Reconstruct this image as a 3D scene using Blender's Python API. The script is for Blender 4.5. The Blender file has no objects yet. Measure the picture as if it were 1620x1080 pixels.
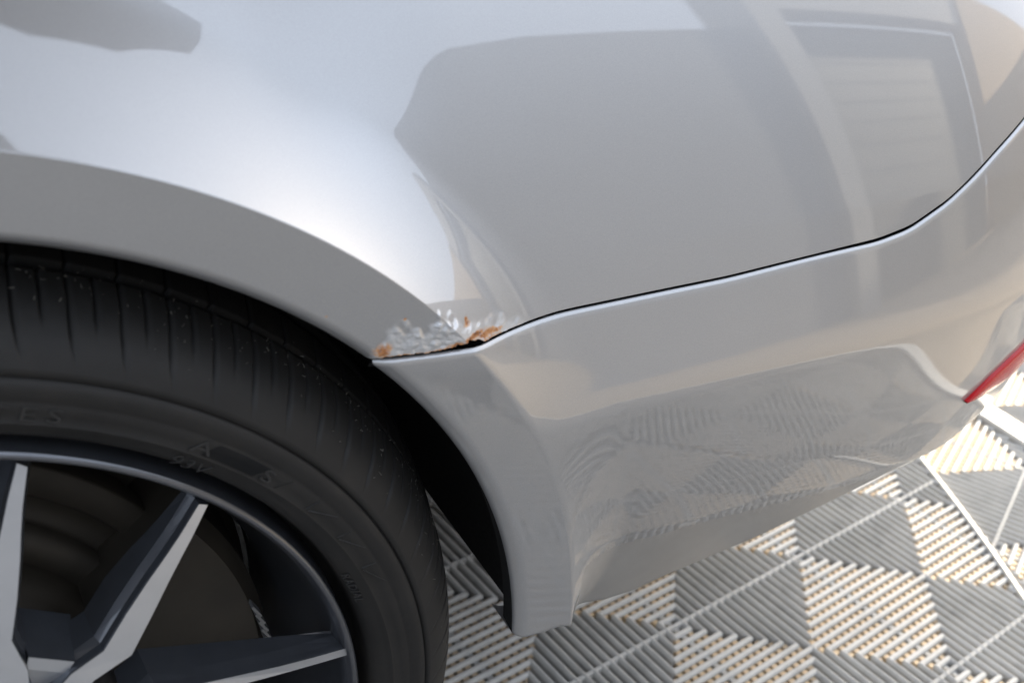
import bpy, bmesh, math, random
from mathutils import Vector, Matrix, noise, Euler
random.seed(7)
R = math.radians
scene = bpy.context.scene
C = scene.collection

# ---------------------------------------------------------------- camera
cam_d = bpy.data.cameras.new("camera")
cam = bpy.data.objects.new("camera", cam_d); C.objects.link(cam)
cam.location = (0.05865, -0.39540, 0.79584)
cam.rotation_euler = Euler((R(59.95266), R(-4.48522), R(-29.29067)), 'XYZ')
cam_d.sensor_width = 36.0; cam_d.lens = 37.781
cam_d.clip_start = 0.02; cam_d.clip_end = 800
cam_d.dof.use_dof = True; cam_d.dof.focus_distance = 0.62; cam_d.dof.aperture_fstop = 9.0
scene.camera = cam

# ---------------------------------------------------------------- sky, sun, exposure
CLOUD, CLOUD_COL = .90, (5.7, 6.3, 7.4)
SUN_EL, SUN_AZ = 22.0, 18.0          # azimuth counted from +x towards +y
w = bpy.data.worlds.new("World"); scene.world = w; w.use_nodes = True
nt = w.node_tree; bg = nt.nodes["Background"]
sky = nt.nodes.new("ShaderNodeTexSky"); sky.sky_type = 'NISHITA'; sky.sun_disc = False
sky.sun_elevation = R(SUN_EL); sky.sun_rotation = R(90 - SUN_AZ)
sky.dust_density = 7.0; sky.air_density = 1.0; sky.ozone_density = 0.6
# thin, even cloud over the blue: the white sky the lacquer mirrors
cl = nt.nodes.new("ShaderNodeMix"); cl.data_type = 'RGBA'; cl.inputs['Factor'].default_value = CLOUD
cl.inputs['B'].default_value = (*CLOUD_COL, 1)
nt.links.new(sky.outputs[0], cl.inputs['A']); nt.links.new(cl.outputs['Result'], bg.inputs[0]); bg.inputs[1].default_value = 0.15
sd = bpy.data.lights.new("sun", 'SUN'); sd.energy = 5.0; sd.angle = R(3); sd.color = (1.0, 0.87, 0.67)
so = bpy.data.objects.new("sun", sd); C.objects.link(so)
dv = Vector((math.cos(R(SUN_EL)) * math.cos(R(SUN_AZ)), math.cos(R(SUN_EL)) * math.sin(R(SUN_AZ)), math.sin(R(SUN_EL))))
so.rotation_euler = dv.to_track_quat('Z', 'Y').to_euler(); so.location = dv * 8
vs = scene.view_settings
vs.view_transform = 'Standard'; vs.look = 'None'; vs.gamma = 1; vs.use_curve_mapping = False
vs.exposure = 1.40

# ---------------------------------------------------------------- helpers
def link(name, me, parent=None, mats=(), smooth=True):
    o = bpy.data.objects.new(name, me); C.objects.link(o)
    for m in mats: me.materials.append(m)
    if smooth: me.polygons.foreach_set("use_smooth", [True] * len(me.polygons))
    if parent: o.parent = parent
    return o
def mesh(name, vs_, fs_, parent=None, mats=(), smooth=True, mi=None):
    me = bpy.data.meshes.new(name); me.from_pydata([tuple(v) for v in vs_], [], fs_)
    o = link(name, me, parent, mats, smooth)
    if mi: me.polygons.foreach_set("material_index", mi)
    me.update(); return o
def tag(o, label=None, cat=None, group=None, kind=None):
    if label: o['label'] = label
    if cat: o['category'] = cat
    if group: o['group'] = group
    if kind: o['kind'] = kind
    return o
def grid_faces(nu, nv, wrap=False, flip=False):
    f = []
    for i in range(nu if wrap else nu - 1):
        for j in range(nv - 1):
            a = i * nv + j; b = ((i + 1) % nu) * nv + j
            q = (a, b, b + 1, a + 1); f.append(q[::-1] if flip else q)
    return f
def lathe(name, prof, n, parent, mats, a0=0.0, a1=360.0, smooth=True, cz=None):
    """profile of (r, y) turned about the wheel axle"""
    cz = WZ if cz is None else cz
    full = abs(a1 - a0) >= 359.9
    m = n if full else n + 1
    v = []
    for i in range(m):
        t = R(a0 + (a1 - a0) * i / n)
        for r, y in prof: v.append((r * math.cos(t), y, cz + r * math.sin(t)))
    return mesh(name, v, grid_faces(m, len(prof), full), parent, mats, smooth)
def box(bm, lo, hi):
    vs2 = [bm.verts.new((x, y, z)) for x in (lo[0], hi[0]) for y in (lo[1], hi[1]) for z in (lo[2], hi[2])]
    for q in ((0,1,3,2),(4,6,7,5),(0,4,5,1),(2,3,7,6),(0,2,6,4),(1,5,7,3)): bm.faces.new([vs2[i] for i in q])
def bmobj(name, bm, parent=None, mats=(), smooth=False, bevel=0):
    bmesh.ops.recalc_face_normals(bm, faces=bm.faces)
    if bevel: bmesh.ops.bevel(bm, geom=list(bm.edges), offset=bevel, segments=2, affect='EDGES', profile=.5)
    me = bpy.data.meshes.new(name); bm.to_mesh(me); bm.free()
    return link(name, me, parent, mats, smooth)
def boxobj(name, lo, hi, parent=None, mats=(), bevel=0):
    bm = bmesh.new(); box(bm, lo, hi); return bmobj(name, bm, parent, mats, False, bevel)

# ---------------------------------------------------------------- materials
class NT:
    def __init__(s, name):
        s.m = bpy.data.materials.new(name); s.m.use_nodes = True
        s.t = s.m.node_tree; s.b = s.t.nodes["Principled BSDF"]
    def n(s, typ, **k):
        x = s.t.nodes.new(typ)
        for a, v in k.items():
            if a.startswith("in_"): x.inputs[a[3:].replace("_", " ")].default_value = v
            else: setattr(x, a, v)
        return x
    def l(s, a, b): s.t.links.new(a, b)
    def set(s, **k):
        for a, v in k.items(): s.b.inputs[a.replace("_", " ")].default_value = v
        return s
    def noise(s, scale, detail=3, rough=.55, coord='Object', stretch=None):
        tc = s.n("ShaderNodeTexCoord"); out = tc.outputs[coord]
        if stretch:
            mp = s.n("ShaderNodeMapping"); mp.inputs['Scale'].default_value = stretch; s.l(out, mp.inputs[0]); out = mp.outputs[0]
        x = s.n("ShaderNodeTexNoise"); x.inputs['Scale'].default_value = scale
        x.inputs['Detail'].default_value = detail; x.inputs['Roughness'].default_value = rough
        s.l(out, x.inputs['Vector']); return x
    def ramp(s, src, stops):
        r = s.n("ShaderNodeValToRGB"); e = r.color_ramp.elements
        while len(e) < len(stops): e.new(.5)
        for q, (p, c) in zip(e, stops): q.position = p; q.color = (*c, 1) if len(c) == 3 else c
        s.l(src, r.inputs[0]); return r
    def bump(s, src, strength, dist, to='Normal'):
        b = s.n("ShaderNodeBump"); b.inputs['Strength'].default_value = strength; b.inputs['Distance'].default_value = dist
        s.l(src, b.inputs['Height']); s.l(b.outputs[0], s.b.inputs[to]); return b
def simple(name, col, rough=.5, metal=0.0, var=.12, scale=40, bump=0, coat=0, spec=.5):
    k = NT(name); k.set(Roughness=rough, Metallic=metal, Coat_Weight=coat, Coat_Roughness=.04, Specular_IOR_Level=spec)
    nz = k.noise(scale, 4)
    lo = tuple(c * (1 - var) for c in col); hi = tuple(min(1, c * (1 + var)) for c in col)
    k.l(k.ramp(nz.outputs[0], [(.3, lo), (.7, hi)]).outputs[0], k.b.inputs['Base Color'])
    if bump: k.bump(nz.outputs[0], .5, bump)
    return k.m
def paint_material(rusty):
    k = NT("silver_paint_rusty" if rusty else "silver_paint")
    k.set(Metallic=.75, Roughness=.48, Coat_Weight=1.0, Coat_Roughness=.022, Coat_IOR=PAINT_IOR)
    fl = k.noise(2600, 1); lo = tuple(c * .93 for c in PAINT); hi = tuple(c * 1.07 for c in PAINT)
    col = k.ramp(fl.outputs[0], [(.3, lo), (.7, hi)]).outputs[0]
    # faint road film and polishing haze
    film = k.noise(7, 6, .62); fr_ = k.n("ShaderNodeMapRange"); fr_.inputs['From Min'].default_value = .3; fr_.inputs['From Max'].default_value = .7
    fr_.inputs['To Min'].default_value = .015; fr_.inputs['To Max'].default_value = .045; k.l(film.outputs[0], fr_.inputs['Value'])
    if not rusty: k.l(fr_.outputs[0], k.b.inputs['Coat Roughness'])
    fb = k.n("ShaderNodeBump"); fb.inputs['Strength'].default_value = .12; fb.inputs['Distance'].default_value = .0002
    fn = k.noise(1500, 2, .6); k.l(fn.outputs[0], fb.inputs['Height'])
    if not rusty: k.l(fb.outputs[0], k.b.inputs['Normal'])
    peel = k.noise(420, 2, .5)
    b = k.n("ShaderNodeBump"); b.inputs['Strength'].default_value = .11; b.inputs['Distance'].default_value = .00003
    k.l(peel.outputs[0], b.inputs['Height']); k.l(b.outputs[0], k.b.inputs['Coat Normal'])
    if rusty:
        at = k.n("ShaderNodeAttribute", attribute_name="rust"); ab = k.n("ShaderNodeAttribute", attribute_name="blister")
        nz = k.noise(300, 8, .6); nz2 = k.noise(400, 7, .68)
        # rust colour: dark brown core, orange rim
        hm = k.n("ShaderNodeMath", operation='MULTIPLY_ADD'); k.l(at.outputs['Fac'], hm.inputs[0]); hm.inputs[1].default_value = -.62; hm.inputs[2].default_value = .58
        hs = k.n("ShaderNodeMath", operation='MULTIPLY_ADD'); k.l(nz.outputs[0], hs.inputs[0]); hs.inputs[1].default_value = .75; k.l(hm.outputs[0], hs.inputs[2])
        rc = k.ramp(hs.outputs[0], [(.20, (.025, .011, .006)), (.36, (.11, .042, .016)), (.50, (.33, .14, .05)), (.64, (.47, .26, .12)), (.80, (.52, .42, .32))])
        ma = k.n("ShaderNodeMath", operation='MULTIPLY_ADD'); k.l(nz2.outputs[0], ma.inputs[0]); ma.inputs[1].default_value = 1.2; ma.inputs[2].default_value = -.62
        su = k.n("ShaderNodeMath", operation='ADD'); k.l(at.outputs['Fac'], su.inputs[0]); k.l(ma.outputs[0], su.inputs[1])
        sharp = k.n("ShaderNodeMapRange"); sharp.inputs['From Min'].default_value = .34; sharp.inputs['From Max'].default_value = .66
        k.l(su.outputs[0], sharp.inputs['Value'])
        # blistered lacquer is chalky and pale
        pale = k.n("ShaderNodeMix", data_type='RGBA'); k.l(col, pale.inputs['A']); pale.inputs['B'].default_value = (.50, .51, .52, 1)
        bf = k.n("ShaderNodeMath", operation='MULTIPLY'); k.l(ab.outputs['Fac'], bf.inputs[0]); bf.inputs[1].default_value = .6
        k.l(bf.outputs[0], pale.inputs['Factor'])
        mx = k.n("ShaderNodeMix", data_type='RGBA'); k.l(sharp.outputs[0], mx.inputs['Factor']); k.l(pale.outputs['Result'], mx.inputs['A']); k.l(rc.outputs[0], mx.inputs['B'])
        col = mx.outputs['Result']
        def inv(a, src, v0):
            m = k.n("ShaderNodeMapRange"); m.inputs['To Min'].default_value = v0; m.inputs['To Max'].default_value = a
            k.l(src, m.inputs['Value']); return m.outputs[0]
        mm = k.n("ShaderNodeMath", operation='MULTIPLY'); k.l(inv(0.0, sharp.outputs[0], .75), mm.inputs[0]); k.l(inv(.6, ab.outputs['Fac'], 1.0), mm.inputs[1]); k.l(mm.outputs[0], k.b.inputs['Metallic'])
        k.l(inv(0.0, sharp.outputs[0], 1.0), k.b.inputs['Coat Weight'])
        k.l(inv(.9, sharp.outputs[0], .48), k.b.inputs['Roughness'])
        k.l(inv(.12, ab.outputs['Fac'], .022), k.b.inputs['Coat Roughness'])
        bm_ = k.n("ShaderNodeBump"); bm_.inputs['Distance'].default_value = .0004
        k.l(fb.outputs[0], bm_.inputs['Normal']); k.l(sharp.outputs[0], bm_.inputs['Strength']); k.l(nz2.outputs[0], bm_.inputs['Height']); k.l(bm_.outputs[0], k.b.inputs['Normal'])
    k.l(col, k.b.inputs['Base Color'])
    return k.m
PAINT = (.335, .34, .347); PAINT_IOR = 1.7
M_PAINT = paint_material(False); M_RUSTY = paint_material(True)
def valance_material():
    k = NT("valance_dulled_paint"); k.set(Metallic=.55, Roughness=.5, Coat_Weight=.6, Coat_Roughness=.22, Coat_IOR=1.5)
    nz = k.noise(25, 4); k.l(k.ramp(nz.outputs[0], [(.3, (.29, .285, .275)), (.7, (.33, .325, .315))]).outputs[0], k.b.inputs['Base Color']); return k.m
M_VAL = valance_material()  # body paint darkened and dulled, standing in for its dim ground reflection
M_LINER = simple("black_felt", (.006, .006, .006), .95, var=.4, scale=300, bump=.0004, spec=.15)
M_EDGE = simple("raw_edge", (.02, .018, .016), .8)
M_GUN = simple("gunmetal_lacquer", (.060, .065, .075), .30, .6, var=.1, scale=60, coat=.7)
M_BRAKE = simple("dusty_iron", (.030, .025, .0185), .6, .3, var=.2, scale=30, bump=.0003)
M_HOLE = simple("black_void", (.004, .004, .004), .9)
M_WALL_GREY = simple("grey_render", (.19, .203, .225), .9, var=.07, scale=2.5)
M_WALL_PALE = simple("pale_render", (.37, .365, .35), .85, var=.04, scale=3)
def blocker_material():
    k = NT("blocker_cloth"); k.set(Base_Color=(.8, .8, .78, 1), Roughness=.9)
    tr = k.n("ShaderNodeBsdfTranslucent"); tr.inputs[0].default_value = (.80, .80, .78, 1)
    mx = k.n("ShaderNodeMixShader"); mx.inputs[0].default_value = .6
    k.l(k.b.outputs[0], mx.inputs[1]); k.l(tr.outputs[0], mx.inputs[2]); k.l(mx.outputs[0], k.t.nodes["Material Output"].inputs[0]); return k.m
M_BLOCKER = blocker_material()  # translucent white so the added canopy blends into the mirrored sky
M_WALL_BEIGE = simple("beige_render", (.42, .32, .20), .9, var=.06, scale=2)
M_DOOR = simple("grey_shutter", (.13, .13, .122), .6, var=.15, scale=1.5)
M_CONC = simple("pale_concrete", (.38, .31, .23), .8, var=.10, scale=6, bump=.001)
M_TRIM = simple("pale_metal_trim", (.80, .76, .68), .35, .25, var=.05, scale=50)
M_RED = NT("red_lens").set(Base_Color=(.40, .008, .012, 1), Roughness=.25, Specular_IOR_Level=.3).m
M_LIP = simple('rim_lip_lacquer', (.095, .10, .112), .32, .7, var=.06, scale=60, coat=.5)
M_TRIMD = simple('dull_alloy', (.22, .22, .22), .5, .6)
def machined():
    k = NT("machined_alloy"); k.set(Metallic=.9, Roughness=.34, Coat_Weight=.4, Coat_Roughness=.08)
    nz = k.noise(30, 4); k.l(k.ramp(nz.outputs[0], [(.3, (.40, .42, .45)), (.7, (.47, .49, .52))]).outputs[0], k.b.inputs['Base Color'])
    nb = k.noise(900, 2, stretch=(1, 1, .15)); k.bump(nb.outputs[0], .15, .0002); return k.m
M_MACH = machined()
def rubber():
    k = NT("tyre_rubber"); k.set(Roughness=.62, Specular_IOR_Level=.28)
    n1 = k.noise(18, 5, .65); n2 = k.noise(400, 3)
    c1 = k.ramp(n1.outputs[0], [(.3, (.008, .0079, .0077)), (.55, (.013, .0125, .0118)), (.75, (.021, .0188, .016))])
    k.l(c1.outputs[0], k.b.inputs['Base Color']); k.bump(n2.outputs[0], .3, .00025); return k.m
M_RUB = rubber()
M_LETTER = simple("tyre_letters", (.015, .015, .015), .5, var=.1, scale=200)
def tilemat(name, c0, c1):
    k = NT(name); k.set(Roughness=.5, Specular_IOR_Level=.35)
    n1 = k.noise(9, 4); n2 = k.noise(700, 2)
    c = k.ramp(n1.outputs[0], [(.3, c0), (.7, c1)])
    oi = k.n("ShaderNodeObjectInfo"); mr = k.n("ShaderNodeMapRange"); mr.inputs['To Min'].default_value = .93; mr.inputs['To Max'].default_value = 1.06
    k.l(oi.outputs['Random'], mr.inputs['Value'])
    n3 = k.noise(23, 6, .7); dm = k.n("ShaderNodeMapRange"); dm.inputs['From Min'].default_value = .32; dm.inputs['From Max'].default_value = .5
    dm.inputs['To Min'].default_value = .78; dm.inputs['To Max'].default_value = 1.0; k.l(n3.outputs[0], dm.inputs['Value'])
    pr_ = k.n("ShaderNodeMath", operation='MULTIPLY'); k.l(mr.outputs[0], pr_.inputs[0]); k.l(dm.outputs[0], pr_.inputs[1])
    mu = k.n("ShaderNodeVectorMath", operation='SCALE'); k.l(c.outputs[0], mu.inputs[0]); k.l(pr_.outputs[0], mu.inputs['Scale'])
    k.l(mu.outputs[0], k.b.inputs['Base Color'])
    k.bump(n2.outputs[0], .15, .0003); return k.m
M_TILE = tilemat("tile_plastic", (.42, .408, .38), (.50, .485, .455))
M_DARKFLOOR = simple('plain_dark_floor', (.145, .149, .155), .7, var=.1, scale=8)
M_SUB = tilemat("tile_underside", (.50, .37, .23), (.60, .46, .30))
M_BASE = simple("dark_subfloor", (.05, .047, .043), .9, var=.3, scale=20)
M_GRIT = simple("pale_grit", (.13, .125, .11), .5, var=.3, scale=500)

# ---------------------------------------------------------------- body surface: plan curve, section, flared arch
WZ=.31; RA=.3212; RC=.357
TZ=[(0.15,-24),(.368,-24),(.3720,-24),(.3755,-16.5),(.385,-15),(.40,-13),(.42,-10),(.44,-7),(.466,-3),(.473,1),(.479,9),(.488,15.5),(.53,16.5),(.60,18),(.678,22),(.70,23.5),(.80,28),(1.0,36)]
def lerp(T,x):
    if x<=T[0][0]: return T[0][1]
    for a,b in zip(T,T[1:]):
        if x<=b[0]: return a[1]+(b[1]-a[1])*(x-a[0])/(b[0]-a[0])
    return T[-1][1]
NZ=400; Z0,Z1=.15,1.05
_z=[Z0+(Z1-Z0)*i/NZ for i in range(NZ+1)]
_D=[0.0]
for i in range(NZ):
    _D.append(_D[-1]-math.tan(math.radians(lerp(TZ,(_z[i]+_z[i+1])/2)))*(Z1-Z0)/NZ)
_k=int(round((.50-Z0)/(Z1-Z0)*NZ)); _o=_D[_k]
DT=[d-_o+.004 for d in _D]
def Db(z):
    f=(z-Z0)/(Z1-Z0)*NZ; f=min(max(f,0),NZ-1e-6); i=int(f); f-=i
    return DT[i]*(1-f)+DT[i+1]*f
DF=.013; KT=.20
def smooth(t): t=min(max(t,0),1); return t*t*(3-2*t)
def wfall(t):   # 1 at 0 -> 0 at 1, steep first
    c=lambda q:1-min(max(q,0),1)
    return .80*c(t*.06/.049)**1.8+.20*c(t*.06/.24)**2
def zeff(s,z):
    # the lower crease climbs towards the wheel
    t=min(max((.47-z)/.09,0),1); return z+(.024+.11*(min(max(s,.34),.72)-.55))*t*t*(3-2*t)
def flare(s,z):
    dx,dz=s,z-WZ; r=math.hypot(dx,dz)
    if r<1e-6: return DF
    if r<=RC:
        e=(r-RA)/.006
        return DF-.07*(RC-r)-(.004*(1-min(max(e,0),1))**2)
    zc=WZ+RC*dz/r
    h=DF-Db(zeff(RC*dx/r,zc))
    return Db(zeff(s,z))+h*wfall((r-RC)/.06)-.15*max(s-.33,0)*max(z-.56,0)-KT*(z-.605)*smooth((z-.585)/.07)*smooth((r-RC)/.045)*smooth((.29-s)/.10)
# plan curve
NS=600; S0,S1=-.7,1.5
def phi(s):
    if s<.4: return 0.0
    return min(((s-.4)/.46)**3*.506, math.pi/2)
PX=[0.0];PY=[0.0]
for i in range(NS):
    a=phi(S0+(S1-S0)*(i+.5)/NS);h=(S1-S0)/NS
    PX.append(PX[-1]+h*math.cos(a));PY.append(PY[-1]+h*math.sin(a))
_c=S0-0
PX=[v+S0 for v in PX]
def P(s):
    f=(s-S0)/(S1-S0)*NS;f=min(max(f,0),NS-1e-6);i=int(f);f-=i
    return PX[i]*(1-f)+PX[i+1]*f, PY[i]*(1-f)+PY[i+1]*f
def surf(s,z,extra=0.0):
    D=flare(s,z)+extra; x,y=P(s); a=phi(s)
    return (x+math.sin(a)*D, y-math.cos(a)*D, z)
# ---------------------------------------------------------------- setting: floor
L = .2; TH = R(7.96); FX, FY = .6609, .2046           # node pitch, turn, one node of the turntable's tiles
TC = (-1.21, 1.15); TR = 2.5                           # turntable centre, radius
RIBZ = [(-.0030, -.0045), (-.0030, -.0030), (-.0026, -.0015), (-.0015, -.0004), (0, 0), (.0015, -.0004), (.0026, -.0015), (.0030, -.0030), (.0030, -.0045)]
def clip(a, b, inside):
    """parts of the segment a-b for which inside(p) holds, sampled finely"""
    n = max(2, int((Vector(b) - Vector(a)).length / .0015)); out = []; st = None
    for i in range(n + 1):
        t = i / n; p = (a[0] + (b[0] - a[0]) * t, a[1] + (b[1] - a[1]) * t)
        if inside(p):
            if st is None: st = p
            en = p
        elif st is not None: out.append((st, en)); st = None
    if st is not None: out.append((st, en))
    return [q for q in out if math.hypot(q[1][0] - q[0][0], q[1][1] - q[0][1]) > .002]
def tile_segments():
    segs = []; n = 18
    for ci in (0, 1):
        for cj in (0, 1):
            ox, oy = ci * L, cj * L
            for k in range(1, n):
                d = min(k, n - k) * L / n; u = k * L / n
                segs += [('wide', (ox + u, oy + .0012), (ox + u, oy + d)), ('wide', (ox + u, oy + L - d), (ox + u, oy + L - .0012)),
                         ('rib', (ox + .0012, oy + u), (ox + d, oy + u)), ('rib', (ox + L - d, oy + u), (ox + L - .0012, oy + u))]
            m = 20
            for k in range(1, m):
                d = min(k, m - k) * L / m; u = k * L / m
                segs += [('sub', (ox + u, oy + d), (ox + u, oy + L - d)) if 0 else ('sub', (ox + u, oy), (ox + u, oy + L))] if 0 else [('sub', (ox + u, oy + d), (ox + u, oy + L - d))]
            segs += [('seam', (ox, oy + .0010), (ox + L, oy + .0010)), ('seam', (ox, oy + L - .0010), (ox + L, oy + L - .0010))]
            segs += [('low', (ox + .0016, oy), (ox + .0016, oy + L)), ('low', (ox + L - .0016, oy), (ox + L - .0016, oy + L))]
    return segs
SEGS = tile_segments()
def tile_mesh(name, inside=None):
    v, f, mi = [], [], []
    for kind, a, b in SEGS:
        for (p, q) in ([(a, b)] if inside is None else clip(a, b, inside)):
            dx, dy = q[0] - p[0], q[1] - p[1]; l = math.hypot(dx, dy)
            if l < 1e-6: continue
            dx /= l; dy /= l
            if kind == 'rib': pr = RIBZ; m = 0
            elif kind == 'wide': pr = [(-.0031, -.012), (-.0031, -.0040), (-.0024, -.0021), (-.0013, -.0007), (0, 0), (.0013, -.0007), (.0024, -.0021), (.0031, -.0040), (.0031, -.012)]; m = 0
            elif kind == 'seam': pr = [(-.0009, -.009), (-.0008, -.001), (0, -.0006), (.0008, -.001), (.0009, -.009)]; m = 0
            elif kind == 'low': pr = [(-.0013, -.012), (-.0012, -.0045), (.0012, -.0045), (.0013, -.012)]; m = 0
            else: pr = [(-.0033, -.0125), (-.0032, -.0050), (.0032, -.0050), (.0033, -.0125)]; m = 1
            b0 = len(v); np_ = len(pr)
            ext = .0012 if kind in ('rib', 'wide') else 0
            for (cx, cy), e in ((p, -ext), (q, ext)):
                for w_, z in pr: v.append((cx + dx * e - dy * w_, cy + dy * e + dx * w_, z))
            for i in range(np_ - 1): f.append((b0 + i, b0 + np_ + i, b0 + np_ + i + 1, b0 + i + 1)); mi.append(m)
            f.append(tuple(b0 + i for i in range(np_))); f.append(tuple(b0 + 2 * np_ - 1 - i for i in range(np_))); mi += [m, m]
    if not v: return None
    me = bpy.data.meshes.new(name); me.from_pydata(v, [], f)
    me.materials.append(M_TILE); me.materials.append(M_SUB)
    me.polygons.foreach_set("material_index", mi); me.update(); return me
FULL = tile_mesh("floor_tile")
def lay(parent, ang, org, region, keep, corner_all):
    """lay 0.4 m tiles turned by ang round org; keep(x, y) says where floor may be; returns count"""
    ca, sa = math.cos(ang), math.sin(ang); T = 2 * L
    x0, y0, x1, y1 = region; n = 0
    for i in range(-14, 15):
        for j in range(-14, 15):
            ox = org[0] + ca * i * T - sa * j * T; oy = org[1] + sa * i * T + ca * j * T
            wp = lambda a, b: (ox + ca * a - sa * b, oy + sa * a + ca * b)
            cx, cy = wp(L, L)
            if not (x0 < cx < x1 and y0 < cy < y1): continue
            pts = [wp(T * a / 4, T * b / 4) for a in range(5) for b in range(5)]
            ks = [keep(*p) for p in pts]
            if not any(ks): continue
            me = FULL
            if not all(ks):
                me = tile_mesh("floor_tile", lambda p: keep(*wp(*p)))
                if me is None: continue
            o = bpy.data.objects.new("floor_tile", me); C.objects.link(o)
            o.parent = parent; o.location = (ox, oy, random.uniform(-.0006, .0)); o.rotation_euler.z = ang; n += 1
    return n
# big ground sheet
gr = mesh("ground", [(-300, -300, -.022), (300, -300, -.022), (300, 300, -.022), (-300, 300, -.022)], [(0, 1, 2, 3)], None, [M_CONC]); tag(gr, kind='structure')
# turntable: dark disc, trim ring, tiles
N = 180
bm = bmesh.new(); bmesh.ops.create_circle(bm, cap_ends=True, segments=N, radius=TR + .012)
turn = bmobj("turntable", bm, None, [M_BASE]); turn.location = (TC[0], TC[1], -.0145); tag(turn, kind='structure')
ringp = [(TR - .0027, -.012), (TR - .0027, .0012), (TR - .0019, .0020), (TR + .0019, .0020), (TR + .0027, .0012), (TR + .0027, -.012)]
v = [(TC[0] + r * math.cos(R(-31 + i)), TC[1] + r * math.sin(R(-31 + i)), z) for i in [k * .5 for k in range(200)] for r, z in ringp]
ring = mesh("trim_strip", v, grid_faces(200, len(ringp), False, True), None, [M_TRIM], False)
ring.parent = turn; ring.matrix_parent_inverse = Matrix.Translation((-TC[0], -TC[1], .0145))
hold = bpy.data.objects.new("turntable_tiles", None)
EDGE_X = 1.305; APRON_Y = -.66
def in_turn(x, y): return y > APRON_Y and math.hypot(x - TC[0], y - TC[1]) < TR - .003
def in_fixed(x, y): return math.hypot(x - TC[0], y - TC[1]) > TR + .003 and x < EDGE_X - .004 and y > APRON_Y
def in_far(x, y): return x > EDGE_X + .0365 and y > -.2
n1 = lay(turn, TH, (FX, FY), (-1.0, -1.3, 1.4, 1.3), in_turn, False)
for o in turn.children:
    if o.name.startswith("floor_tile"): o.matrix_parent_inverse = Matrix.Translation((-TC[0], -TC[1], .0145))
base = mesh("tiled_floor", [(-2.6, APRON_Y, -.018), (3.2, APRON_Y, -.018), (3.2, 3, -.018), (-2.6, 3, -.018)], [(0, 1, 2, 3)], None, [M_BASE]); tag(base, kind='structure')
TH2 = R(27.0); N2 = (1.089, .148)
n2 = lay(base, TH2, N2, (-.9, -1.3, 1.6, 1.6), in_fixed, False)
n3 = lay(base, TH2, N2, (1.0, -.3, 2.4, 1.4), in_far, False)
# raised strip that closes the tiled floor, and the pale apron beyond it
strip = boxobj("floor_strip", (EDGE_X, -2.2, -.017), (EDGE_X + .036, 1.6, .005), None, [M_TRIM], .002); tag(strip, kind='structure')
ap = boxobj("apron", (EDGE_X + .045, -5.5, -.021), (9.0, -.2, -.002), None, [M_CONC]); tag(ap, kind='structure')
ap2 = boxobj("apron", (-6.0, -5.5, -.021), (EDGE_X - .004, APRON_Y - .01, -.002), None, [M_DARKFLOOR]); tag(ap2, kind='structure')  # added plain dark sheet in place of tiles, darkens the arch's reflection

# ---------------------------------------------------------------- the buildings across the yard, which the lacquer mirrors
WY = -4.1
def building():
    e = bpy.data.objects.new("garage_building", None); C.objects.link(e); e.location = (6, WY, 0)
    tag(e, "grey garage block across the yard mirrored in the rear quarter panel", "building")
    inv = Matrix.Translation((-6, -WY, 0))
    def part(n, lo, hi, m, bev=0):
        o = boxobj(n, lo, hi, e, [m], bev); o.matrix_parent_inverse = inv; return o
    part("wall", (-5.5, WY - .25, -.02), (COLX0, WY, WALLH), M_WALL_GREY)
    part("pillar", (COLX0 + .001, WY - .3, -.02), (COLX1, WY + .12, 3.5), M_WALL_PALE)
    part("lintel", (COLX1 + .001, WY - .25, 3.06), (DOORX1, WY + .05, 3.5), M_WALL_PALE)
    part("shutter", (COLX1 + .001, WY - .4, -.02), (DOORX1, WY - .28, 3.05), M_DOOR)
    for k in range(13):
        part("slat", (COLX1 + .01, WY - .279, .02 + k * .232), (DOORX1 - .01, WY - .274, .235 + k * .232), M_DOOR, .004)
    part("wall", (DOORX1 + .001, WY - .25, -.02), (DOORX1 + 14, WY + .15, 3.52), M_WALL_BEIGE)
    return e
WALLH = 2.85; COLX0, COLX1, DOORX1 = 4.86, 5.14, 9.3
building()
SX0, SX1 = 4.0, 7.05
sail = bpy.data.objects.new("added_canopy", None); C.objects.link(sail); sail.location = (-2.4, -.7, 0)  # added canopy, outline fitted to the grey patch mirrored in the panel
tag(sail, "added unseen canopy over the car, shaped to mirror as a grey patch above the wheel arch", "shade sail")
si = Matrix.Translation((2.4, .7, 0))
bm = bmesh.new()
cp = [(-2.5, -1.3), (1.0, -1.3), (1.42, .20), (1.27, .74), (.92, .90), (-2.5, .90)]
lo_ = [bm.verts.new((x, y, 2.6)) for x, y in cp]; hi_ = [bm.verts.new((x, y, 2.612)) for x, y in cp]
bm.faces.new(lo_[::-1]); bm.faces.new(hi_)
for i in range(6): bm.faces.new((lo_[i], lo_[(i + 1) % 6], hi_[(i + 1) % 6], hi_[i]))
o = bmobj("canopy", bm, sail, [M_WALL_PALE]); o.matrix_parent_inverse = si
for nm, lo, hi in (("post", (-2.46, -1.26, -.02), (-2.38, -1.18, 2.6)), ("post", (-2.46, .32, -.02), (-2.38, .40, 2.6))):
    o = boxobj(nm, lo, hi, sail, [M_WALL_PALE]); o.matrix_parent_inverse = si
sun_blocker = bpy.data.objects.new("added_canopy", None); C.objects.link(sun_blocker); sun_blocker.location = (4.7, 1.9, 0)  # added to block the sun from the car side and nearby floor
tag(sun_blocker, "added unseen canopy beyond the car that keeps the low sun off its side", "shade sail")
si2 = Matrix.Translation((-4.7, -1.9, 0))
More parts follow.
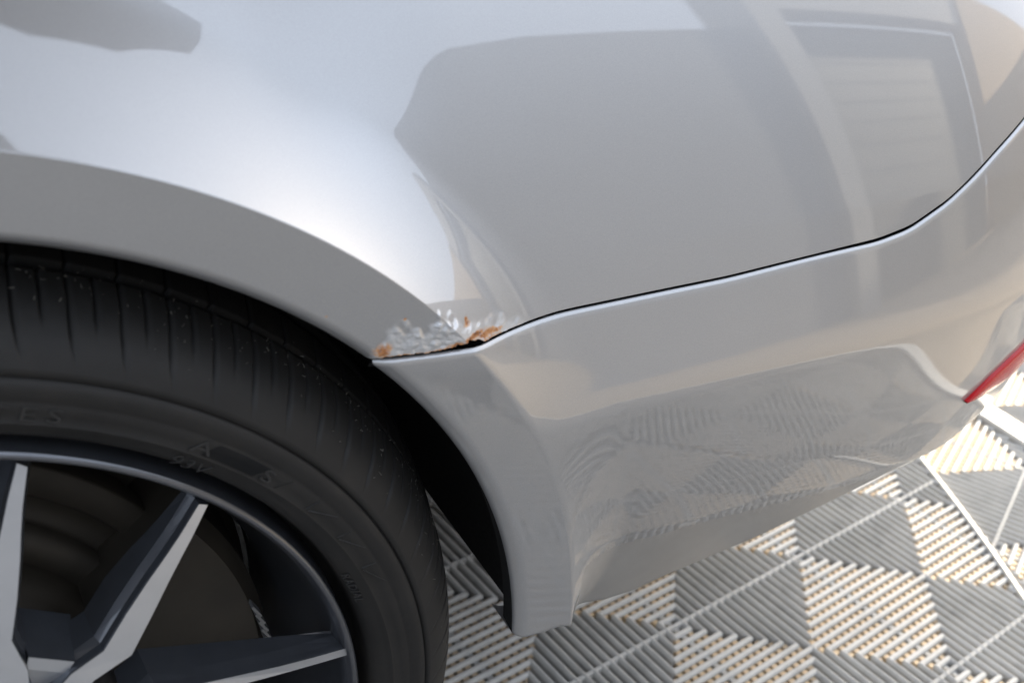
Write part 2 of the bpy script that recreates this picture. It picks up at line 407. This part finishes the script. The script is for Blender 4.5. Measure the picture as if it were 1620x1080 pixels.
for nm, lo, hi in (("canopy", (SX0, 1.32, 2.6), (SX1, 3.4, 2.615)), ("post", (SX0, 3.32, -.02), (SX0 + .08, 3.4, 2.6)), ("post", (SX1 - .08, 3.32, -.02), (SX1, 3.4, 2.6)), ("post", (SX1 - .08, 1.32, -.02), (SX1, 1.40, 2.6))):
    o = boxobj(nm, lo, hi, sun_blocker, [M_BLOCKER if nm == 'canopy' else M_WALL_PALE]); o.matrix_parent_inverse = si2
bw = boxobj("boundary_wall", (8.6, -3.8, -.02), (8.85, 6, 1.75), None, [M_WALL_BEIGE]); tag(bw, "beige boundary wall behind the car", "wall")

# ---------------------------------------------------------------- the car
car = bpy.data.objects.new("parked_car", None); C.objects.link(car)
tag(car, "silver car rear quarter with bubbling rust above the rear wheel", "car")
SEAM = [(.225, .5385), (.2334, .5393), (.259, .5376), (.2778, .5366), (.2859, .5344), (.2964, .535), (.313, .5348), (.338, .5355), (.38, .5352), (.4458, .535), (.4931, .5366), (.5337, .5378), (.5661, .5386), (.5947, .542), (.6312, .5529), (.6574, .564), (.6858, .5766), (.7179, .5894), (.76, .606), (.82, .63), (.9, .655), (1.1, .675), (1.5, .68)]
SEAM[4] = (.2859, .5354)
def zseam(s): return lerp(SEAM, s)
def zseam_s(s): return sum(zseam(s + d) for d in (-.006, -.003, 0, .003, .006)) / 5 if s > .31 else zseam(s)
def fr(a, b, st):
    n = max(1, round((b - a) / st)); return [a + (b - a) * i / n for i in range(n)]
def arch_z(s): return WZ + math.sqrt(max(0, RA * RA - s * s))
# --- quarter panel
ss = fr(-.30, 0, .012) + fr(0, .20, .005) + fr(.20, .223, .0015) + fr(.223, .318, .0005) + fr(.318, .32, .001) + fr(.32, .42, .0035) + fr(.42, .55, .006) + fr(.55, .76, .002) + fr(.76, .80, .006) + fr(.80, 1.15, .012) + fr(1.15, 1.5, .035) + [1.5]
SK = RC * math.cos(math.asin((.5355 - WZ) / RC))
def blister_mask(s, z):
    zs = zseam(s); h = z - zs
    top = lerp([(.222, 0), (.2269, .010), (.232, .017), (.2366, .0205), (.2423, .0180), (.2493, .0155), (.2562, .0235), (.262, .020), (.2672, .0165), (.278, .0125), (.2885, .0110), (.3012, .0095), (.3114, .0055), (.317, 0)], s)
    if top <= 0: return 0
    nn = noise.noise(Vector((s * 210, z * 210, 3.1)))
    e = top * (1 + .45 * nn) - h
    t = min(1, max(0, e / .007)); return t * t * (3 - 2 * t)
def cellbump(s, z):
    """blisters: rounded domes round scattered centres"""
    out = 0
    for sc, amp in ((150, .0011), (270, .0009), (560, .00030)):
        d, pts = noise.voronoi(Vector((s * sc, z * sc, sc)), distance_metric='DISTANCE')
        out += amp * math.exp(-(d[0] / .42) ** 2) * (.25 + .75 * abs(noise.cell(pts[0] * 3.7 + Vector((.5, .5, .5)))))
    out += .00045 * noise.fractal(Vector((s * 330, z * 420, 1.3)), 1.0, 2.0, 4)
    return out
RUSTS = [(.2294, .5450, .0055, .0050, .80), (.240, .5402, .009, .0022, .58), (.2475, .5397, .007, .0018, .48), (.2595, .5392, .007, .0026, .75), (.2665, .5402, .008, .0026, .85), (.2775, .5418, .010, .0020, .92), (.286, .5398, .009, .0024, .85), (.2925, .5388, .006, .0020, .70), (.2739, .5483, .0032, .0022, .74), (.2737, .5504, .0015, .0011, .95), (.262, .5445, .003, .0018, .42), (.2029, .5680, .0020, .0018, .6), (.2396, .5598, .0010, .0008, .95)]
def rust_mask(s, z):
    r = 0
    if .2285 < s < .296:
        h = z - zseam(s) - GAP - bite(s)
        wdt = .0011 * (1 + .9 * noise.noise(Vector((s * 260, 9, 0)))) * (1.5 if s > .25 else 1.0)
        r = .62 * math.exp(-(max(0, h) / max(.0003, wdt)) ** 2)
    for cs, cz, a, b, k in RUSTS:
        q = ((s - cs) / a) ** 2 + ((z - cz) / b) ** 2
        if q < 4: r = max(r, k * math.exp(-q * .9))
    return r
def bite(s):
    """how far the rotted edge has crumbled away above the seam"""
    b = .0
    if .2655 < s < .2835: b = .0042 * min(1, (s - .2655) / .0015, (.2835 - s) / .008) * (.75 + .5 * noise.noise(Vector((s * 420, 1.7, 0))))
    if .25 < s <= .2655: b = .0016 * (s - .25) / .0155 * (1 + noise.noise(Vector((s * 600, 0, 0))))
    if .226 < s < .25: b = .0005 * (1 + noise.noise(Vector((s * 500, 4, 0))))
    return max(0, b)
n1r, n2r = 62, 110
V, F, RU, BL = [], [], [], []
GAP = .0014
ZT = 1.0
for s in ss:
    zb = arch_z(s)
    if s > .2: zb = max(zb, zseam_s(s) + GAP + bite(s))
    zc = WZ + math.sqrt(max(0, RC * RC - s * s)) if abs(s) < RC else 0
    zc = max(zc, zb + .0006)
    rows = [zb + (zc - zb) * i / n1r for i in range(n1r)]
    rows += [zc + .0004 * 0]
    hgt = ZT - zc
    for i in range(1, n2r + 1):
        t = i / n2r; rows.append(zc + hgt * (.12 * t + .88 * t ** 2.8))
    for z in rows:
        bl = rm = 0; ex = 0
        if .195 < s < .32 and z < .60:
            bl = blister_mask(s, z); rm = rust_mask(s, z)
            if bl > 0: ex = bl * (cellbump(s, z) + .0003) * (1.0 if s < .258 else max(.5, 1 - (s - .258) * 30))
            if rm > .3: ex -= .0005 * (rm - .3)
        V.append(surf(s, z, ex)); RU.append(rm); BL.append(bl)
nr = n1r + 1 + n2r
F = grid_faces(len(ss), nr)
# folded-in lower edge
b0 = len(V)
for i, s in enumerate(ss):
    x, y, z = V[i * nr]; zz = z
    a = phi(s); jx, jy = -math.sin(a), math.cos(a)
    if s < .2285:
        q = math.hypot(s, z - WZ); ux, uz = s / q, (z - WZ) / q
        V.append((x - ux * .0008 + 0, y + .002, z - uz * .0008)); V.append((x + ux * .001, y + .016, z + uz * .001))
    else:
        V.append((x + jx * .0016, y + jy * .0016, z - .0003)); V.append((x + jx * .014, y + jy * .014, z + .0035))
    RU += [RU[i * nr], 0]; BL += [0, 0]
mi = [0] * len(F)
for i in range(len(ss) - 1):
    a, b = b0 + 2 * i, b0 + 2 * (i + 1)
    F += [(i * nr, a, b, (i + 1) * nr), (a, a + 1, b + 1, b)]; mi += [0, 1]
qp = mesh("quarter_panel", V, F, car, [M_RUSTY, M_EDGE], True, mi)
for nm, arr in (("rust", RU), ("blister", BL)):
    at = qp.data.attributes.new(nm, 'FLOAT', 'POINT'); at.data.foreach_set("value", arr)
tag(qp, "silver rear quarter panel blistered and rusted along its lower edge")
# --- bumper
def zbot(s): return lerp([(.30, .332), (.316, .3275), (.3225, .3250), (.3373, .3248), (.3483, .3258), (.356, .3235), (.366, .312), (.38, .297), (.40, .281), (.425, .270), (.4495, .2665), (.5005, .278), (.5537, .2885), (.6026, .308), (.6535, .327), (.6941, .3325), (.7248, .336), (.76, .351), (.785, .374), (.81, .394), (.9, .41), (1.5, .41)], s)
rowsn = 90
V, F = [], []
def bump_row(t): return t
def solve(rad, t):
    s = .33
    for _ in range(80):
        z = zbot(s) + (zseam_s(s) - GAP - zbot(s)) * t
        s2 = math.sqrt(max(1e-6, rad * rad - (z - WZ) ** 2)); s += .5 * (s2 - s)
    return s
nc1 = 22
tail = fr(0, .12, .004) + fr(.12, .26, .006) + fr(.26, .47, .002) + fr(.47, .5, .006) + fr(.5, .9, .012) + fr(.9, 1.2, .03) + [1.2]
ncol = nc1 + len(tail)
tl = [i / (rowsn - 1) for i in range(rowsn)]
lip = [(.0000, .0000), (.0005, .0008), (.0016, .0019), (.0023, .0021), (.0030, .001), (.006, -.005)]
und = [(.0012, -.0008), (.004, -.0014), (.03, -.0010)]
cols = [[] for _ in range(ncol)]
for t in tl:
    sa, sc = solve(RA, t), solve(RC, t)
    sl = [sa + (sc - sa) * i / nc1 for i in range(nc1)] + [sc + q * (1.5 - sc) / 1.2 for q in tail]
    for c, s in enumerate(sl):
        z = zbot(s) + (zseam_s(s) - GAP - .0012 - .0010 * smooth((s - .5) / .1) - zbot(s)) * t
        cols[c].append((s, z))
for c in range(ncol):
    col = cols[c]
    s, z = col[0]; a = phi(s); jx, jy = -math.sin(a), math.cos(a)
    x, y, _ = surf(s, z)
    for d, dz in reversed(und): V.append((x + jx * d, y + jy * d, z + dz))
    for s, z in col: V.append(surf(s, z))
    s, z = col[-1]; a = phi(s); jx, jy = -math.sin(a), math.cos(a); x, y, _ = V[-1]
    for d, dz in lip[1:]: V.append((x + jx * d, y + jy * d, z + dz))
nrb = len(und) + rowsn + len(lip) - 1
F = grid_faces(ncol, nrb)
def bmat(q):
    j = q[0] % nrb; c = q[0] // nrb
    if j >= nrb - 3: return 1  # inner lip rows black: the gap's shade put into the colour
    if j < len(und): return 2
    s, z = cols[c][min(rowsn - 1, j - len(und))]
    return 2 if zeff(s, z) < .3625 and math.hypot(s, z - WZ) > RC + .012 else 0
mi = [bmat(q) for q in F]
# return flange along the arch edge
b0 = len(V)
j0, j1 = len(und), len(und) + rowsn
for j in range(j0, j1):
    x, y, z = V[j]; q = math.hypot(x, z - WZ); ux, uz = x / q, (z - WZ) / q
    V.append((x - ux * .0008, y + .002, z - uz * .0008)); V.append((x + ux * .001, y + .016, z + uz * .001))
for j in range(j0, j1 - 1):
    a, b = b0 + 2 * (j - j0), b0 + 2 * (j - j0) + 2
    F += [(j, j + 1, b, a), (a, b, b + 1, a + 1)]; mi += [0, 1]
bp = mesh("rear_bumper", V, F, car, [M_PAINT, M_LINER, M_VAL], True, mi)
# red reflector set into the bumper corner
RT = [(.703, .3885), (.7130, .3945), (.7281, .4025), (.7539, .4110), (.80, .421), (.86, .426)]
RB = [(.703, .3875), (.7165, .3850), (.7394, .3862), (.765, .3870), (.80, .3935), (.86, .399)]
rv = []
for i in range(41):
    s = .703 + (.86 - .703) * i / 40
    for k, e in ((0, -.002), (0, .0022), (.12, .003), (.5, .0034), (.88, .003), (1, .0022), (1, -.002)):
        z = lerp(RT, s) * (1 - k) + lerp(RB, s) * k; rv.append(surf(s, z, e))
mesh("reflector", rv, grid_faces(41, 7), bp, [M_RED], True)
# added dark strip that stops light leaking through the gap between panel and bumper
bk = []
for s in fr(.268, 1.1, .006):
    for dz in (-.020, .030): bk.append(surf(s, zseam_s(s) + dz, -.013 if dz < 0 else -.011))
mesh("seam_light_stop", bk, grid_faces(len(bk) // 2, 2), car, [M_LINER])
# --- wheel-arch liner, underbody
lathe("arch_liner", [(.333, .006), (.335, .03), (.336, .30), (.20, .301), (.02, .302)], 96, car, [M_LINER], 1.5, 178)
boxobj("underbody", (-.9, .16, .24), (-.345, 1.62, .60), car, [M_LINER])
boxobj("underbody", (.42, .18, .27), (.80, 1.62, .52), car, [M_LINER])
boxobj("underbody", (-.344, .31, .30), (.359, 1.62, .60), car, [M_LINER])
boxobj("underbody", (.45, .22, .14), (.90, 1.5, .34), car, [M_LINER], .02)  # added low block, stops sun passing under the bumper to the floor
# upper body behind the panel, closed by a deck so that no light falls through
bm = bmesh.new()
pts = []
for s in fr(-.30, 1.45, .05):
    x, y, z = surf(s, .985); a = phi(s); pts.append((x - math.sin(a) * .004, y + math.cos(a) * .004))
pts += [(pts[-1][0], 1.7), (-.30, 1.7)]
top = [bm.verts.new((x, y, .985)) for x, y in pts]; bm.faces.new(top)
bmobj("rear_deck", bm, car, [M_PAINT])
boxobj("inner_structure", (-.30, .22, .60), (.70, 1.6, .98), car, [M_LINER])

# the rest of the car, out of the frame: it shades the floor and the yard
bm = bmesh.new()
sec = [(-3.55, .30, .70, .22), (-3.45, .28, .86, .08), (-2.9, .25, .95, .02), (-.45, .25, .985, .03), (-.302, .62, .985, .03)]
rr_ = []
for x, z0, z1, ins in sec:
    rr_.append([bm.verts.new(p) for p in ((x, ins + .03, z0), (x, ins, (z0 + z1) / 2), (x, ins + .12, z1), (x, 1.7 - ins - .12, z1), (x, 1.7 - ins, (z0 + z1) / 2), (x, 1.7 - ins - .03, z0))])
for a, b_ in zip(rr_, rr_[1:]):
    for j in range(6): bm.faces.new((a[j], b_[j], b_[(j + 1) % 6], a[(j + 1) % 6]))
bm.faces.new(rr_[0]); bm.faces.new(rr_[-1])
bmobj("front_body", bm, car, [M_PAINT])
bm = bmesh.new()
lo = [bm.verts.new(p) for p in ((-2.7, .22, .985), (.55, .24, .987), (.55, 1.50, .987), (-2.7, 1.50, .985))]
hi = [bm.verts.new(p) for p in ((-1.9, .40, 1.43), (.0, .40, 1.40), (.0, 1.32, 1.40), (-1.9, 1.32, 1.43))]
for i in range(4): bm.faces.new((lo[i], lo[(i + 1) % 4], hi[(i + 1) % 4], hi[i]))
bm.faces.new(hi)
bmobj("cabin", bm, car, [M_GUN])
# ---------------------------------------------------------------- wheel
wheel = lathe("wheel", [(.2275, .0260), (.2268, .0110), (.2256, .0050), (.2247, .0034), (.2232, .0036), (.2222, .0060), (.2205, .0075), (.2185, .0130), (.2165, .0200), (.2120, .034), (.2040, .055), (.200, .085), (.199, .19)], 240, car, [M_GUN])
lathe("rim_lip", [(.2257, .0036), (.2246, .0024), (.2234, .0022), (.2223, .0030), (.2213, .0052), (.2203, .0066)], 240, wheel, [M_LIP])
PC = 58.6
def yface(r): return .0046 - .031 * (.2205 - max(r, .095)) / .09
U_EDGE = [((.2150, .0398), (.2154, .0442)), ((.2132, .0393), (.2138, .0440)), ((.200, .0360), (.2005, .0424)), ((.190, .0329), (.191, .0408)), ((.179, .0291), (.180, .0391)), ((.163, .0243), (.164, .0370)), ((.1470, .0204), (.1460, .0342)),
          ((.1360, .0095), (.1340, .0208)), ((.124, .0035), (.122, .0165)), ((.098, .0015), (.098, .0140))]
# the spokes between two U pairs lean over to meet them
LEAN = [((.2206, .0372), (.2196, .0425)), ((.2188, .0378), (.2176, .0432)), ((.2020, .0442), (.1960, .0514)), ((.1859, .0503), (.1748, .0597)), ((.1561, .0616), (.1342, .0761)), ((.1290, .0700), (.1120, .0860)), ((.1040, .0620), (.0980, .0800))]
def spoke_mesh(sg, st):
    # inner and outer edge of the machined face, tip to hub
    v, f, mi = [], [], []
    n = len(st)
    for i, (pi_, po) in enumerate(st):
        i0, i1 = max(0, i - 1), min(n - 1, i + 1)
        dx = po[0] - pi_[0]; dy = po[1] - pi_[1]; l = math.hypot(dx, dy); na, nb = dx / l, dy / l
        r = math.hypot(*pi_); dep = .012 + .014 * min(1, (.2155 - pi_[0]) / .05)
        for (a, b), off, d in ((pi_, -.0042, dep), (pi_, -.0030, .009), (pi_, -.0007, .0050), (pi_, -.0004, .0010), (pi_, 0, 0), (po, 0, 0), (po, .0004, .0010), (po, .0007, .0050), (po, .0026, .010), (po, .0045, dep)):
            rr = math.hypot(a, b); v.append((a + na * off, (b + nb * off) * sg, yface(rr) + d))
    m = 10
    for i in range(n - 1):
        for q_ in range(m - 1):
            q = (i * m + q_, i * m + q_ + 1, (i + 1) * m + q_ + 1, (i + 1) * m + q_); f.append(q if sg > 0 else q[::-1]); mi.append(1 if q_ == 4 else 0)
    f.append(tuple(range(m))); mi.append(0)
    return v, f, mi
def place_pts(v, ang):
    c, s = math.cos(R(ang)), math.sin(R(ang))
    return [(a * c - b * s, y, WZ + a * s + b * c) for a, b, y in v]
protos = {}
for k in range(6):
    for sg in (1, -1):
        ang = PC + 60 * k
        v, f, mi = spoke_mesh(sg, LEAN if k % 2 else U_EDGE)
        o = mesh("spoke", place_pts(v, ang), f, wheel, [M_GUN, M_MACH], False, mi)
    # low web that closes the U of each pair
    if k % 2: continue
    y0 = yface(.136) + .0030
    vv = [(.1398, -.0102, y0 + .001), (.1398, .0102, y0 + .001), (.1342, .0088, y0), (.1342, -.0088, y0), (.100, .02, y0 + .002), (.100, -.02, y0 + .002), (.1425, -.0125, y0 + .03), (.1425, .0125, y0 + .03)]
    mesh("spoke_web", place_pts(vv, PC + 60 * k), [(0, 1, 2, 3), (3, 2, 4, 5), (0, 6, 7, 1)], wheel, [M_MACH, M_GUN], False, [0, 0, 1])
lathe("hub", [(.108, .05), (.108, -.012), (.104, -.019), (.100, -.021), (.04, -.021), (.036, -.018), (.0005, -.018)], 72, wheel, [M_GUN])
# brake behind the spokes
lathe("brake_disc", [(.168, .105), (.168, .090), (.1665, .0885), (.152, .0875), (.1505, .089), (.1505, .0925), (.136, .0925), (.1345, .089), (.1335, .080), (.118, .079), (.1165, .082), (.098, .082), (.094, .060), (.06, .058), (.058, .07)], 120, car, [M_BRAKE])
lathe("brake_shield", [(.198, .128), (.192, .120), (.186, .118), (.184, .121), (.176, .121), (.174, .118), (.08, .118)], 90, car, [M_BRAKE])
bm = bmesh.new()
prof = [(.118, .055), (.185, .055), (.192, .065), (.192, .12), (.118, .12)]
rows_ = []
for i in range(13):
    t = R(2 + 34 * i / 12); rows_.append([bm.verts.new((r * math.cos(t), y, WZ + r * math.sin(t))) for r, y in prof])
for a, b in zip(rows_, rows_[1:]):
    for j in range(5): bm.faces.new((a[j], b[j], b[(j + 1) % 5], a[(j + 1) % 5]))
bm.faces.new(rows_[0]); bm.faces.new(rows_[-1])
cal = bmobj("brake_caliper", bm, car, [M_BRAKE])
for k in range(5):
    bm = bmesh.new(); box(bm, (-.0050, -.003, -.0008), (.0050, .004, .0008))
    t = R(4.2 + k * 2.0); rr = .1895 - .0006 * k
    bmesh.ops.rotate(bm, verts=bm.verts, matrix=Matrix.Rotation(R(62), 3, 'Y'))
    bmesh.ops.translate(bm, verts=bm.verts, vec=(rr * math.cos(t), .053, WZ + rr * math.sin(t)))
    bmobj("fin", bm, cal, [M_TRIMD])
# ---------------------------------------------------------------- tyre
def tyre():
    P0 = [(.2270, .026), (.2300, .022), (.2318, .0165), (.2327, .0090), (.2338, .0042), (.2360, .0006), (.2400, -.0028), (.2428, -.0036), (.2434, -.0044), (.2442, -.0044), (.2448, -.0036), (.2490, -.0046), (.2532, -.0050), (.2540, -.0044), (.2550, -.0050), (.2590, -.0050), (.2632, -.0046), (.2638, -.0020), (.2646, -.0020), (.2651, -.0042),
          (.2680, -.0028), (.2720, -.0010), (.2758, .0014), (.2795, .0044), (.2830, .0080), (.2860, .0118), (.2888, .0160), (.2912, .0210), (.2932, .0260), (.2950, .0310), (.2956, .0326), (.2900, .0334), (.2890, .0385), (.2962, .0392), (.2970, .0410), (.3000, .0500), (.3024, .0590), (.3028, .0600), (.2960, .0608), (.2955, .0690), (.3040, .0698), (.3056, .0800), (.3066, .0950), (.3070, .110), (.3066, .140), (.3040, .165), (.2960, .185), (.280, .20), (.24, .205)]
    n = 168; off = [0, .06, .095, .155, .22, .50, .75]
    V = []; m = 0
    for k in range(n):
        for oi, q in enumerate(off):
            m += 1
            for pi, (r, y) in enumerate(P0):
                th = 360 / n * (k + q); rr, yy = r, y
                long_ = (k % 2 == 0)
                if 20 <= pi <= 30:
                    t = (pi - 20) / 10.0
                    th -= 1.15 * max(0, .55 - t) ** 2 * 3.0 - .25 * t
                    if oi in (1, 2):
                        t0 = .12 if long_ else .42
                        dpt = min(1, max(0, (t - t0) / .2)) * (.0042 if long_ else .0032)
                        if long_ and t < .4: dpt = min(dpt, .0010)
                        rr -= dpt; yy += dpt * .8 * (1 - t)
                if 33 <= pi <= 37 and k % 2 == 0 and oi in (1, 2): rr -= .005
                if pi >= 40 and pi <= 43 and k % 3 == 0 and oi in (1, 2): rr -= .004
                a = R(th); V.append((rr * math.cos(a), yy, WZ + rr * math.sin(a)))
    return mesh("tyre", V, grid_faces(m, len(P0), True), wheel, [M_RUB])
ty = tyre()
def side_y(r):
    T = [(.2312, .0050), (.2330, .0022), (.2360, -.0006), (.2400, -.0028), (.2434, -.0044), (.2490, -.0046), (.2532, -.0050), (.2590, -.0050), (.2632, -.0046)]
    return lerp(T, r)
def arc_text(txt, r, size, a_start, sx=1.0, depth=.0005, spacing=1.0, name="lettering"):
    cu = bpy.data.curves.new("t", 'FONT'); cu.body = txt; cu.size = size; cu.extrude = 0; cu.space_character = spacing; cu.resolution_u = 3
    ob = bpy.data.objects.new("t", cu); C.objects.link(ob)
    dg = bpy.context.evaluated_depsgraph_get(); dg.update()
    me0 = bpy.data.meshes.new_from_object(ob.evaluated_get(dg)); bpy.data.objects.remove(ob)
    bm = bmesh.new(); bm.from_mesh(me0)
    bmesh.ops.subdivide_edges(bm, edges=[e for e in bm.edges if e.calc_length() > size * .25], cuts=2)
    ex = bmesh.ops.extrude_face_region(bm, geom=list(bm.faces))
    topv = [g for g in ex['geom'] if isinstance(g, bmesh.types.BMVert)]; ts = set(topv)
    for vtx in bm.verts:
        u, vv, _ = vtx.co; rr = r + vv; th = R(a_start) - u * sx / r
        y = side_y(rr) - (depth if vtx in ts else -.0004)
        vtx.co = (rr * math.cos(th), y, WZ + rr * math.sin(th))
    bmesh.ops.recalc_face_normals(bm, faces=bm.faces)
    return bmobj(name, bm, wheel, [M_LETTER])
arc_text("205/50R17", .2345, .0098, 86.6, 1.15, .00045, 1.05)
arc_text("93V", .2345, .0098, 55.6, 1.15, .00045, 1.1)
arc_text("RADIAL", .2345, .0060, 24.5, 1.1, .0004, 1.1)
arc_text("ATES", .2457, .0095, 77.5, 1.5, .0005, 1.45)
arc_text("A", .2457, .0095, 54.8, 1.7, .0005)
arc_text("S", .2457, .0095, 45.8, 1.7, .0005)
# fine combing beside the letters and the three slanted marks
def side_bar(bm, pts, wd, h):
    pr = []
    for i, (r, a) in enumerate(pts):
        i0, i1 = max(0, i - 1), min(len(pts) - 1, i + 1)
        def xz(q): return Vector((q[0] * math.cos(R(q[1])), 0, WZ + q[0] * math.sin(R(q[1]))))
        d = (xz(pts[i1]) - xz(pts[i0])).normalized(); nrm = Vector((-d.z, 0, d.x)); c = xz(pts[i])
        y = side_y(r)
        pr.append([bm.verts.new((c + nrm * s_ * wd).to_tuple()[0:1] + (y + o,) + ((c + nrm * s_ * wd).z,)) for s_, o in ((-.5, .0003), (0, -h), (.5, .0003))])
    for a, b in zip(pr, pr[1:]):
        for j in range(2): bm.faces.new((a[j], b[j], b[j + 1], a[j + 1]))
bm = bmesh.new()
for k in range(70):
    a = 53.2 - k * .145
    if 43.2 < a < 46.4: continue
    side_bar(bm, [(.2452, a), (.2529, a - 1.2)], .00035, .0003)
cb = bmobj("combing", bm, wheel, [M_RUB]); tag(cb, kind='stuff')
for a0 in (37.2, 30.6, 24.0):
    bm = bmesh.new()
    side_bar(bm, [(.2455, a0 + .6), (.2530, a0 + .2)], .0006, .0005); side_bar(bm, [(.2455, a0 + .2), (.2530, a0 - 3.4)], .0006, .0005)
    bmobj("sidewall_mark", bm, wheel, [M_LETTER])
# grit and grass clippings caught on the tread
bm = bmesh.new()
for k in range(220):
    th = random.uniform(2, 86); y = abs(random.gauss(.026, .008)); r = lerp([(-.003, .266), (.0014, .2758), (.008, .283), (.016, .2888), (.026, .2932), (.031, .295), (.05, .300)], 0) if 0 else None
    T = [(.000, .2735), (.0014, .2758), (.0044, .2795), (.008, .283), (.0118, .286), (.016, .2888), (.021, .2912), (.026, .2932), (.031, .295), (.06, .3024)]
    if random.random() < .25: y = random.uniform(.002, .03)
    r = lerp(T, y) + .0003
    c = Vector((r * math.cos(R(th)), y - .0003, WZ + r * math.sin(R(th))))
    l = random.choice((.0003, .0004, .0006, .0011)); d = Vector((random.gauss(0, 1), random.gauss(0, .6), random.gauss(0, 1))).normalized() * l
    u = d.cross(Vector((.3, -1, .4))).normalized() * random.uniform(.00008, .00016)
    w2 = Vector((0, -.0003, .0003))
    q = [bm.verts.new(c - d - u), bm.verts.new(c + d - u), bm.verts.new(c + d + u), bm.verts.new(c - d + u), bm.verts.new(c + w2)]
    bm.faces.new((q[0], q[1], q[4])); bm.faces.new((q[1], q[2], q[4])); bm.faces.new((q[2], q[3], q[4])); bm.faces.new((q[3], q[0], q[4]))
gt = bmobj("grit", bm, wheel, [M_GRIT]); tag(gt, kind='stuff')
